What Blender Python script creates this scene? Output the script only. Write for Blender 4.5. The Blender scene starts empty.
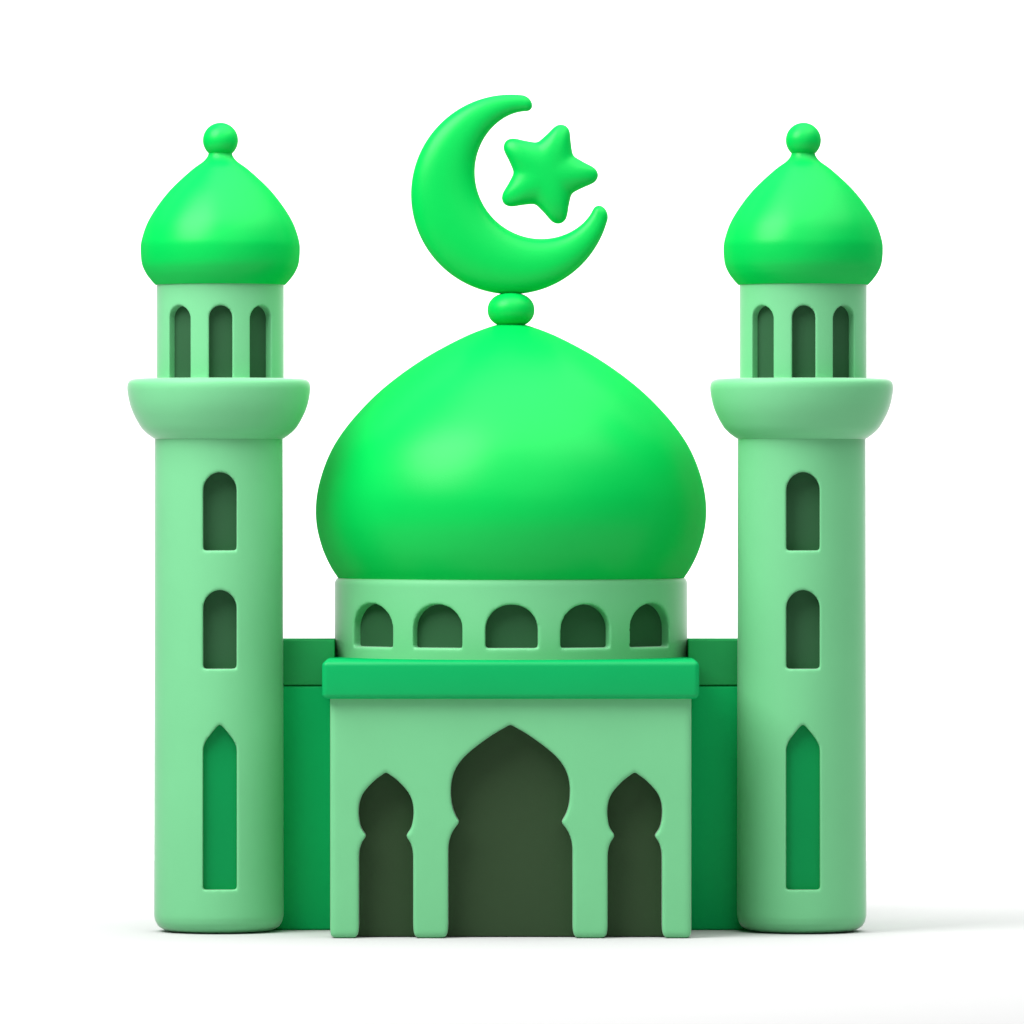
import bpy, bmesh, math
from mathutils import Vector
sc = bpy.context.scene
COL = sc.collection
PI = math.pi

# ------------------------------------------------------------------ measuring
# camera: 80 units away, level, eye height EYE; at y = 0 one unit covers 100 px
D, EYE, HOR = 80.0, 4.57, 480.0
def K(y): return (D + y) / D
def PX(px, y): return (px - 512) / 100 * K(y)
def PZ(py, y): return EYE + (HOR - py) / 100 * K(y)

# ------------------------------------------------------------------ materials
def clay(name, col, rough=0.42, gloss=0.03, var=0.05, bump=0.006, ior=None):
    m = bpy.data.materials.new(name); m.use_nodes = True
    nt = m.node_tree; N = nt.nodes; L = nt.links
    N.remove(N['Principled BSDF'])
    b = N.new('ShaderNodeBsdfDiffuse'); gl = N.new('ShaderNodeBsdfGlossy'); ms = N.new('ShaderNodeMixShader')
    gl.inputs['Roughness'].default_value = rough; ms.inputs[0].default_value = gloss
    L.new(b.outputs[0], ms.inputs[1]); L.new(gl.outputs[0], ms.inputs[2])
    if ior:                                           # sheen that grows towards grazing angles
        fr = N.new('ShaderNodeFresnel'); fr.inputs['IOR'].default_value = ior
        L.new(fr.outputs[0], ms.inputs[0])
    L.new(ms.outputs[0], N['Material Output'].inputs['Surface'])
    tc = N.new('ShaderNodeTexCoord')
    n1 = N.new('ShaderNodeTexNoise'); n1.inputs['Scale'].default_value = 1.3
    n1.inputs['Detail'].default_value = 3
    L.new(tc.outputs['Object'], n1.inputs['Vector'])
    mix = N.new('ShaderNodeMix'); mix.data_type = 'RGBA'
    lo = [c * (1 - var) for c in col]; hi = [min(1, c * (1 + var)) for c in col]
    mix.inputs[6].default_value = (*lo, 1); mix.inputs[7].default_value = (*hi, 1)
    L.new(n1.outputs['Fac'], mix.inputs[0]); L.new(mix.outputs[2], b.inputs['Color'])
    n2 = N.new('ShaderNodeTexNoise'); n2.inputs['Scale'].default_value = 60
    n2.inputs['Detail'].default_value = 2
    L.new(tc.outputs['Object'], n2.inputs['Vector'])
    bp = N.new('ShaderNodeBump'); bp.inputs['Strength'].default_value = 0.12
    bp.inputs['Distance'].default_value = bump
    L.new(n2.outputs['Fac'], bp.inputs['Height']); L.new(bp.outputs['Normal'], b.inputs['Normal']); L.new(bp.outputs['Normal'], gl.inputs['Normal'])
    return m

PALE = clay('pale_green_clay', (0.168, 0.54, 0.252), 0.5, ior=1.36)
BRIGHT = clay('bright_green_clay', (0.0, 0.51, 0.074), 0.37, 0.021)
DEEP = clay('deep_green_clay', (0.0, 0.37, 0.098), 0.42, 0.02)
WINGM = clay('wing_green_clay', (0.0, 0.41, 0.112), 0.5, 0.012)
PARA = clay('parapet_green_clay', (0.016, 0.31, 0.085), 0.5, 0.012)
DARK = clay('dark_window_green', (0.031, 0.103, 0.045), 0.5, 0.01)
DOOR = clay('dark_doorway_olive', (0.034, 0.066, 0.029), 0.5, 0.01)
TALL = clay('niche_green', (0.0, 0.25, 0.064), 0.5, 0.012)
SHEET = clay('white_table_sheet', (0.51, 0.51, 0.51), 0.9, 0.0, 0.0, 0.0)
WHITE = clay('white_sweep', (0.86, 0.86, 0.86), 0.9, 0.0, 0.0, 0.0)

# ------------------------------------------------------------------ mesh tools
def mesh_from(name, verts, faces, smooth=True):
    me = bpy.data.meshes.new(name)
    me.from_pydata([tuple(v) for v in verts], [], faces)
    bm = bmesh.new(); bm.from_mesh(me)
    bmesh.ops.remove_doubles(bm, verts=bm.verts, dist=1e-5)
    bmesh.ops.recalc_face_normals(bm, faces=bm.faces)
    bm.to_mesh(me); bm.free()
    if smooth: me.polygons.foreach_set('use_smooth', [True] * len(me.polygons))
    return me

def add(name, me, mat, parent=None, loc=(0, 0, 0)):
    o = bpy.data.objects.new(name, me); COL.objects.link(o)
    me.materials.clear(); me.materials.append(mat)
    o.location = loc
    if parent: o.parent = parent
    return o

def spline(pts, n=8):
    """Catmull-Rom through the points."""
    out = []
    P = [Vector(p) for p in pts]
    for i in range(len(P) - 1):
        p0 = P[i - 1] if i else P[0] * 2 - P[1]
        p1, p2 = P[i], P[i + 1]
        p3 = P[i + 2] if i + 2 < len(P) else P[-1] * 2 - P[-2]
        for j in range(n):
            t = j / n
            out.append(0.5 * (2 * p1 + (p2 - p0) * t + (2 * p0 - 5 * p1 + 4 * p2 - p3) * t * t
                              + (3 * p1 - p0 - 3 * p2 + p3) * t ** 3))
    out.append(P[-1])
    return [tuple(v) for v in out]

def lathe(name, prof, seg=160, c=(0, 0)):
    """Surface of revolution; prof runs bottom to top, closed with end caps."""
    V, F = [], []
    for r, z in prof:
        r = max(r, 1e-4)
        for k in range(seg):
            a = 2 * PI * k / seg
            V.append((c[0] + r * math.cos(a), c[1] + r * math.sin(a), z))
    for i in range(len(prof) - 1):
        for k in range(seg):
            k2 = (k + 1) % seg
            F.append((i * seg + k, i * seg + k2, (i + 1) * seg + k2, (i + 1) * seg + k))
    F.append(tuple(range(seg))); F.append(tuple((len(prof) - 1) * seg + k for k in range(seg)))
    me = bpy.data.meshes.new(name); me.from_pydata(V, [], F)
    bm = bmesh.new(); bm.from_mesh(me)
    bmesh.ops.recalc_face_normals(bm, faces=bm.faces)
    bm.to_mesh(me); bm.free()
    me.polygons.foreach_set('use_smooth', [len(p.vertices) == 4 for p in me.polygons])
    return me

def prism(name, outline, origin, udir, ndir, d0, d1):
    """Outline (u, v) in the plane (udir, z), pushed from distance d0 to d1 along ndir."""
    o, u, n = Vector(origin), Vector(udir), Vector(ndir)
    V = []
    for d in (d0, d1):
        for a, b in outline: V.append(o + u * a + Vector((0, 0, b)) + n * d)
    m = len(outline)
    F = [tuple(range(m)), tuple(range(2 * m - 1, m - 1, -1))]
    for i in range(m):
        j = (i + 1) % m
        F.append((i, j, m + j, m + i))
    return mesh_from(name, V, F, smooth=False)

def rbox(name, x0, x1, y0, y1, z0, z1, r, seg=5):
    bm = bmesh.new()
    bmesh.ops.create_cube(bm, size=1)
    for v in bm.verts:
        v.co = Vector((x0 + (v.co.x + .5) * (x1 - x0), y0 + (v.co.y + .5) * (y1 - y0), z0 + (v.co.z + .5) * (z1 - z0)))
    bmesh.ops.bevel(bm, geom=list(bm.edges), offset=r, segments=seg, profile=0.5, affect='EDGES')
    me = bpy.data.meshes.new(name); bm.to_mesh(me); bm.free()
    me.polygons.foreach_set('use_smooth', [True] * len(me.polygons))
    try: me.set_sharp_from_angle(angle=math.radians(50))
    except Exception: pass
    return me

def soften(name, me, cutters, voxel, iters):
    """Carve the cutters out of the body, then round every edge softly like moulded clay."""
    o = bpy.data.objects.new('carving', me); COL.objects.link(o)
    tmp = []
    for c in cutters:
        t = bpy.data.objects.new('cutter', c); COL.objects.link(t); tmp.append(t)
        md = o.modifiers.new('b', 'BOOLEAN'); md.operation = 'DIFFERENCE'; md.solver = 'EXACT'; md.object = t
    md = o.modifiers.new('r', 'REMESH'); md.mode = 'VOXEL'; md.voxel_size = voxel; md.use_smooth_shade = True
    md = o.modifiers.new('s', 'SMOOTH'); md.factor = 0.5; md.iterations = iters
    bpy.context.view_layer.update()
    dg = bpy.context.evaluated_depsgraph_get()
    out = bpy.data.meshes.new_from_object(o.evaluated_get(dg)); out.name = name
    for t in tmp:
        m = t.data; bpy.data.objects.remove(t); bpy.data.meshes.remove(m)
    bpy.data.objects.remove(o)
    out.polygons.foreach_set('use_smooth', [True] * len(out.polygons))
    return out

def grow(outline, d):
    """Outline pushed outwards by d (centre taken from its box)."""
    us = [p[0] for p in outline]; vs = [p[1] for p in outline]
    cu, cv = (min(us) + max(us)) / 2, (min(vs) + max(vs)) / 2
    su, sv = (max(us) - min(us)) / 2, (max(vs) - min(vs)) / 2
    return [(cu + (u - cu) * (1 + d / su), cv + (v - cv) * (1 + d / sv)) for u, v in outline]

def arch(hw, z0, zs, z1, p=2.0, n=28):
    """Round-headed opening: sill z0, springing zs, crown z1."""
    pts = [(-hw, z0), (hw, z0)]
    for i in range(n + 1):
        a = PI * i / n
        c, s = math.cos(a), math.sin(a)
        pts.append((hw * math.copysign(abs(c) ** (2 / p), c), zs + (z1 - zs) * abs(s) ** (2 / p)))
    return pts

def half_outline(right):
    """Full symmetric outline from the right half listed bottom to crown."""
    left = [(-u, v) for u, v in reversed(right) if u > 1e-6]
    return right + left

# ------------------------------------------------------------------ the mosque
CX, CY = -0.01, 1.9                                   # middle of the main block
mosque = bpy.data.objects.new('mosque', None); COL.objects.link(mosque)
mosque.location = (CX, CY, 0)
mosque['label'] = 'green toy-like mosque with onion dome, crescent and star, and two round minarets'
mosque['category'] = 'mosque'
def mx(px, y): return PX(px, y) - CX                  # mosque-local x of a pixel at depth y

# ---- front hall with three horseshoe openings
HF = -0.26
hall_z1 = PZ(690, HF)
body = rbox('hall', mx(330, HF), mx(691.5, HF), HF - CY, 3.8 - CY, 0, hall_z1, 0.05, 4)
def arch_px(cx_px, pts):
    """(half width px, row) pieces, bottom to crown; each piece is splined on its own."""
    right = []
    for piece in pts:
        q = [((hw) / 100, PZ(py, HF)) for hw, py in piece]
        q = spline(q, 6) if len(q) > 2 else q
        right += q if not right else q[1:]
    return half_outline(right)
big = [[(69, 960), (68.5, 939)], [(68.5, 939), (65.2, 937.6), (63.2, 934.8), (62.2, 931), (61.9, 926)], [(61.9, 926), (61.9, 850)],
       [(61.9, 850), (61.3, 843), (58.6, 834), (54.4, 827), (50.3, 822.5)],
       [(50.3, 822.5), (54.5, 816), (58.0, 806), (59.4, 792), (58.2, 779.5), (54.6, 769), (46.8, 758), (34.8, 747.3), (17.8, 735), (7, 728.6), (0, 724.5)]]
small = [[(34, 960), (33.5, 939)], [(33.5, 939), (30.2, 937.6), (28.2, 934.8), (27.3, 931), (27.0, 926)], [(27.0, 926), (27.0, 856)],
         [(27.0, 856), (26.4, 850), (24.0, 842.5), (19.4, 836)],
         [(19.4, 836), (24.5, 829), (26.8, 820), (27.4, 811), (26.4, 802.5), (23.6, 795), (19, 788.5), (10.6, 780), (4.5, 775.5), (0, 772)]]
hcut, doors = [], []
for cpx, shape in ((510.4, big), (386.0, small), (634.8, small)):
    ol = arch_px(cpx, shape)
    hcut.append(prism('cut', ol, (mx(cpx, HF), -CY, 0), (1, 0, 0), (0, 1, 0), HF - 0.5, HF + 0.34))
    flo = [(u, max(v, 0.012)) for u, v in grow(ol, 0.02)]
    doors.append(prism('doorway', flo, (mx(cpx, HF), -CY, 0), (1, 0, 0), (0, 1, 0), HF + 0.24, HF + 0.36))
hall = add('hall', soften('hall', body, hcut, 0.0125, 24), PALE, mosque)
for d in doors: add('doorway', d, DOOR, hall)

# ---- cornice
CF = -0.36
cz0, cz1 = PZ(699, CF), PZ(661, CF)
add('cornice', rbox('cornice', mx(322, CF), mx(699.3, CF), CF - CY, 3.9 - CY, cz0, cz1, 0.055, 6), DEEP, mosque)

# ---- drum with five windows
KR = K(CY)
dr = 1.765 * KR
dz1 = PZ(579, 0.12)
dcut, dpane = [], []
dbody = lathe('drum', [(dr, cz1 - 0.08), (dr, dz1 - 0.06), (dr - 0.008, dz1 - 0.03), (dr - 0.03, dz1 - 0.008), (dr - 0.06, dz1)], 200, (0.0, 0.0))
for deg, whw in ((-51.8, 0.325), (-24.4, 0.27), (0.2, 0.262), (24.8, 0.27), (52.0, 0.325)):
    a = math.radians(deg)
    n = (math.sin(a), -math.cos(a), 0); u = (math.cos(a), math.sin(a), 0)
    ol = arch(whw, PZ(648, 0.15), PZ(630, 0.15), PZ(604.5, 0.15), 2.05)
    dcut.append(prism('cut', ol, (0, 0, 0), u, n, dr - 0.17, dr + 0.4))
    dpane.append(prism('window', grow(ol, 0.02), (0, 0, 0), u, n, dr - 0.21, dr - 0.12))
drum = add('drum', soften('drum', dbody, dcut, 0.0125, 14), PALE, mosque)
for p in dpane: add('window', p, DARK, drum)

# ---- main dome
hwpx = [(172.0, 579), (173.6, 577), (180.6, 566), (188.3, 549), (193.9, 528), (195.2, 508.2), (192.9, 488.4), (186, 465),
        (175.5, 443), (159.2, 420.4), (136.6, 396.4), (113.5, 377), (87.5, 359), (64.8, 346), (41.2, 334.4), (19.5, 326.3), (8, 323.5), (0.0, 322.5)]
prof = [(0.5, dz1 - 0.02), (1.72, dz1 - 0.02)] + spline([(w / 100 * KR, PZ(py, CY)) for w, py in hwpx], 8)
prof = [p for i, p in enumerate(prof) if i < 2 or p[1] >= dz1 - 0.015]
add('dome', lathe('dome', prof, 220), BRIGHT, mosque)

# ---- finial: squat ball, crescent, star
bz0, bz1 = PZ(327.5, CY), PZ(292.5, CY)
bc, bh, br = (bz0 + bz1) / 2, (bz1 - bz0) / 2, 0.235 * KR
pb = []
for i in range(33):
    a = -PI / 2 + PI * i / 32
    pb.append((br * abs(math.cos(a)) ** 0.86, bc + bh * math.copysign(abs(math.sin(a)) ** 0.95, math.sin(a))))
finial = add('finial', lathe('finial', pb, 96), BRIGHT, mosque)

def loft_crescent():
    ocx, ocy, R = 510.9, 194.4, 99.9
    icx, icy, r = 541.9, 171.9, 67.4
    rows = []
    a0, a1, n = math.radians(105.0), math.radians(323.0), 120
    for i in range(n + 1):
        t = i / n
        a = a0 + (a1 - a0) * t
        d = Vector((math.cos(a), math.sin(a)))
        c = Vector((icx - ocx, -(icy - ocy)))         # inner centre seen from the outer one, y up
        b = c.dot(d)
        out = -b + math.sqrt(b * b - c.length_squared + R * R)
        hw = (out - r) / 2; mid = (out + r) / 2
        hw2 = (hw ** 3 + 7.2 ** 3) ** (1 / 3); mid = out - hw2
        rows.append((Vector((icx, -icy)) + d * mid, d, hw2))
    # round the two tips with hemispherical ends
    def cap(row, nxt):
        p, d, hw = row
        t = (p - nxt[0]).normalized()
        res = []
        for k in range(1, 10):
            th = PI / 2 * k / 9
            res.append((p + t * hw * math.sin(th), d, max(hw * math.cos(th), 0.02)))
        return res
    rows = list(reversed(cap(rows[0], rows[1]))) + rows + cap(rows[-1], rows[-2])
    V, F, seg = [], [], 40
    for p, d, hw in rows:
        dep = 0.95 * hw * 22.0 / (hw ** 2.2 + 22.0 ** 2.2) ** (1 / 2.2)
        for k in range(seg):
            th = 2 * PI * k / seg
            cu = math.copysign(abs(math.cos(th)) ** 0.92, math.cos(th)) * hw
            cw = math.copysign(abs(math.sin(th)) ** 0.92, math.sin(th)) * dep
            q = p + d * cu
            V.append((mx(q.x, CY), cw / 100 * KR, PZ(-q.y, CY)))
    for i in range(len(rows) - 1):
        for k in range(seg):
            k2 = (k + 1) % seg
            F.append((i * seg + k, i * seg + k2, (i + 1) * seg + k2, (i + 1) * seg + k))
    F.append(tuple(range(seg))); F.append(tuple((len(rows) - 1) * seg + k for k in range(seg)))
    return mesh_from('crescent', V, F)
add('crescent', loft_crescent(), BRIGHT, finial)

def puffy_star():
    cx, cz = mx(546.2, CY), PZ(173.7, CY)
    bm = bmesh.new()
    rings, seg = 22, 180
    tip = 0.527 * KR
    # outline: five tapered fingers blended smoothly
    def rad(a):
        best = 0
        acc = 0
        for k in range(5):
            b = a - math.radians(-2 + 72 * k)
            dx, dy = math.cos(b), math.sin(b)
            if dx <= 0: continue
            # march along the ray until it leaves the tapered finger
            lo, hi = 0.0, 0.6
            for _ in range(26):
                m = (lo + hi) / 2
                x, y = m * dx, abs(m * dy)
                rt, xe = 0.1, tip - 0.1
                if x <= xe: inside = y < rt + (xe - x) * 0.54
                else: inside = (x - xe) ** 2 + y * y < rt * rt
                if inside: lo = m
                else: hi = m
            best = max(best, lo)
            acc += lo ** 14
        return best
    radii = [rad(2 * PI * i / seg) for i in range(seg)]
    # soften the notches between the points
    for _ in range(5):
        radii = [max(radii[i], 0) * .5 + (radii[i - 1] + radii[(i + 1) % seg]) * .25 for i in range(seg)]
    V, F = [], []
    H = 0.14
    def height(rho): return H * (1 - rho ** 3) ** 0.5
    top, bot = [], []
    for sgn in (-1, 1):
        V.append((cx, sgn * H, cz))
        for j in range(1, rings + (1 if sgn == -1 else 0)):
            rho = math.sin(PI / 2 * j / rings)
            for i in range(seg):
                a = 2 * PI * i / seg
                V.append((cx + radii[i] * rho * math.cos(a), sgn * height(min(rho, 1)) , cz + radii[i] * rho * math.sin(a)))
    def idx(side, j, i):
        i %= seg
        if side == 0: return 1 + (j - 1) * seg + i
        if j == rings: return idx(0, j, i)
        return 1 + rings * seg + 1 + (j - 1) * seg + i
    for side in (0, 1):
        c0 = 0 if side == 0 else 1 + rings * seg
        for i in range(seg):
            F.append((c0, idx(side, 1, i), idx(side, 1, i + 1)))
            for j in range(1, rings):
                F.append((idx(side, j, i), idx(side, j + 1, i), idx(side, j + 1, i + 1), idx(side, j, i + 1)))
    bm.free()
    return soften('star', mesh_from('star', V, F), [], 0.011, 36)
add('star', puffy_star(), BRIGHT, finial)

# ---- low side wings with their parapets
WF = 1.2
for px0, px1 in ((270, 345), (676, 750)):
    x0, x1 = mx(px0, WF), mx(px1, WF)
    p0, p1 = (x0, mx(334.5, WF)) if px0 < 500 else (mx(688.5, WF), x1)
    w = add('wing', rbox('wing', x0, x1, WF - CY, 2.1 - CY, 0, PZ(685.5, WF), 0.03, 4), WINGM, mosque)
    add('parapet', rbox('parapet', p0, p1, WF - 0.01 - CY, 2.11 - CY, PZ(685, WF), PZ(640, WF), 0.012, 3), PARA, w)

# ---- minarets
MY = 1.04
KM = K(MY)
sr = 0.643 * KM
MF = MY - sr
def mz(py, y=MY): return PZ(py, y)
def make_minaret():
    bal0, bal1 = mz(438.0), mz(378.5)
    sb = lathe('minaret', [(sr - 0.20, 0), (sr - 0.10, 0.016), (sr - 0.04, 0.05), (sr - 0.008, 0.10), (sr * 1.008, 0.16), (sr * 0.995, bal0 + 0.1)], 180)
    sb_cut, panes = [], []
    tall = half_outline([(0.17, mz(890, MF)), (0.17, mz(751, MF))] + spline([(0.17, mz(751, MF)), (0.165, mz(747, MF)), (0.137, mz(740.5, MF)), (0.09, mz(734.2, MF)), (0.045, mz(728.6, MF)), (0.0, mz(724, MF))], 5)[1:])
    shapes = [(arch(0.168, mz(550.5, MF), mz(490, MF), mz(472, MF), 1.92), DARK, 0.16),
              (arch(0.168, mz(669, MF), mz(608, MF), mz(590, MF), 1.92), DARK, 0.16),
              (tall, TALL, 0.09)]
    for ol, m, dep in shapes:
        ol = [(u + 0.012, v) for u, v in ol]
        sb_cut.append(prism('cut', ol, (0, 0, 0), (1, 0, 0), (0, -1, 0), sr - dep - 0.04, sr + 0.3))
        panes.append((prism('window', grow(ol, 0.02), (0, 0, 0), (1, 0, 0), (0, -1, 0), sr - dep - 0.08, sr - dep), m))
    t = add('minaret', soften('minaret', sb, sb_cut, 0.0115, 16), PALE, mosque)
    for p, m in panes:
        add('window', p, m, t)
    # balcony
    hw = [(64.0, 439), (66.3, 437.7), (72.6, 433), (78.2, 427), (84.2, 416.5), (87.8, 408), (90, 400), (91.4, 391.5), (91.6, 386.5), (90.6, 382.4), (88, 379.8), (84, 378.7), (78, 378.5)]
    pr = [(0.3, bal0 - 0.01)] + spline([(w / 100 * KM, mz(py)) for w, py in hw], 5) + [(0.3, bal1)]
    add('balcony', lathe('balcony', pr, 180), PALE, t)
    # gallery
    gr = 0.636 * KM
    gz1 = mz(284)
    gb = lathe('gallery', [(gr, bal1 - 0.06), (gr, gz1 + 0.03)], 180)
    gc, gp = [], []
    for deg, whw in ((-40.8, 0.138), (0.5, 0.117), (40.8, 0.138)):
        a = math.radians(deg)
        n = (math.sin(a), -math.cos(a), 0); u = (math.cos(a), math.sin(a), 0)
        ol = arch(whw, bal1 - 0.2, mz(319), mz(306.5), 2.0)
        gc.append(prism('cut', ol, (0, 0, 0), u, n, gr - 0.15, gr + 0.3))
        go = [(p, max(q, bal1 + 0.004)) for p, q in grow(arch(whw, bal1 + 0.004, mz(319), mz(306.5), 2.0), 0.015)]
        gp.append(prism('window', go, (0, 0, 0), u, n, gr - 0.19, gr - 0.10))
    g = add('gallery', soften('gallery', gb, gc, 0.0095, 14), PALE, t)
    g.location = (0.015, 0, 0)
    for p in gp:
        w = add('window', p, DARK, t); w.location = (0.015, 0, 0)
    # onion dome
    hw = [(63.0, 286), (66.0, 283.8), (71.0, 278), (75.0, 272), (78.4, 263.5), (79.6, 251), (78.6, 240), (72.8, 223), (62.2, 205.5), (48, 188), (28.5, 170), (17, 161.5), (12.6, 156), (11, 151), (6, 148)]
    pr = [(0.2, gz1 + 0.005)] + [p for p in spline([(w / 100 * KM, mz(py)) for w, py in hw], 8) if p[1] > gz1 - 0.01] + [(0.02, mz(148))]
    add('dome', lathe('dome', pr, 160), BRIGHT, t).location = (0.015, 0, 0)
    r = 0.176 * KM; c = mz(140.3)
    pr = [(r * math.cos(-PI / 2 + PI * i / 32), c + r * math.sin(-PI / 2 + PI * i / 32)) for i in range(33)]
    add('finial', lathe('finial', pr, 80), BRIGHT, t).location = (0.017, 0, 0)
    return t

minaret = make_minaret()
minaret.location = (PX(218.8, MY) - CX, MY - CY, 0); minaret.rotation_euler = (0, 0, math.radians(2.0))
twin = minaret.copy(); COL.objects.link(twin); twin.parent = mosque
twin.location = (PX(801.7, MY) - CX, MY - CY, 0); twin.rotation_euler = (0, 0, math.radians(-2.0))
for ch in list(minaret.children):
    c = ch.copy(); COL.objects.link(c); c.parent = twin
for m in (minaret, twin):
    for ch in m.children:
        if ch.name.startswith('window') and TALL.name in [s.name for s in ch.data.materials]:
            ch['label'] = 'tall pointed blind niche in brighter green'

# ------------------------------------------------------------------ white sweep
g = mesh_from('ground', [(-60, -100, 0), (60, -100, 0), (60, 16, 0), (-60, 16, 0)], [(0, 1, 2, 3)], False)
ground = add('ground', g, SHEET); ground['kind'] = 'structure'
V, F = [], []
curve = [(16 + 7 * math.sin(PI / 2 * i / 24), 7 - 7 * math.cos(PI / 2 * i / 24)) for i in range(25)] + [(23, 30)]
for y, z in curve: V += [(-60, y, z), (60, y, z)]
for i in range(len(curve) - 1): F.append((2 * i, 2 * i + 1, 2 * i + 3, 2 * i + 2))
bd = add('backdrop', mesh_from('backdrop', V, F), WHITE); bd['kind'] = 'structure'

# ------------------------------------------------------------------ lamps
def area(name, loc, target, size, power, col=(1, 1, 1), size_y=None):
    l = bpy.data.lights.new(name, 'AREA'); l.energy = power; l.color = col
    l.shape = 'RECTANGLE' if size_y else 'DISK'
    l.size = size
    if size_y: l.size_y = size_y
    o = bpy.data.objects.new(name, l); COL.objects.link(o)
    o.location = loc
    o.rotation_euler = (Vector(target) - Vector(loc)).to_track_quat('-Z', 'Y').to_euler()
    return o
tgt = Vector((0, 1, 4.5))
kd = Vector((-0.56, -0.45, 0.73)).normalized()
area('key_softbox', tgt + kd * 24, tgt, 18.0, 8600)
area('overhead_softbox', (8, -2, 26), (7, -3, 0), 34.0, 9800)
area('front_softbox', (8, -28, 20), (4, -9, 0), 26.0, 1450)
area('backdrop_strip', (10, 9, 17), (10, 19, 4.2), 64.0, 5600, size_y=3.0)

w = bpy.data.worlds.new('World'); sc.world = w; w.use_nodes = True
bg = w.node_tree.nodes['Background']
bg.inputs[0].default_value = (1, 1, 1, 1); bg.inputs[1].default_value = 0.06

# ------------------------------------------------------------------ camera
cam = bpy.data.cameras.new('camera'); co = bpy.data.objects.new('camera', cam); COL.objects.link(co)
co.location = (0, -D, EYE); co.rotation_euler = (PI / 2, 0, 0)
cam.sensor_width = 36; cam.lens = D * 36 / 10.24
cam.shift_y = -(512 - HOR) / 1024
cam.clip_end = 400
sc.camera = co
sc.view_settings.view_transform = 'Standard'
sc.view_settings.look = 'None'
sc.view_settings.exposure = 0
sc.view_settings.gamma = 1
sc.render.engine = 'CYCLES'
sc.cycles.use_denoising = True
sc.cycles.max_bounces = 8
sc.cycles.diffuse_bounces = 6
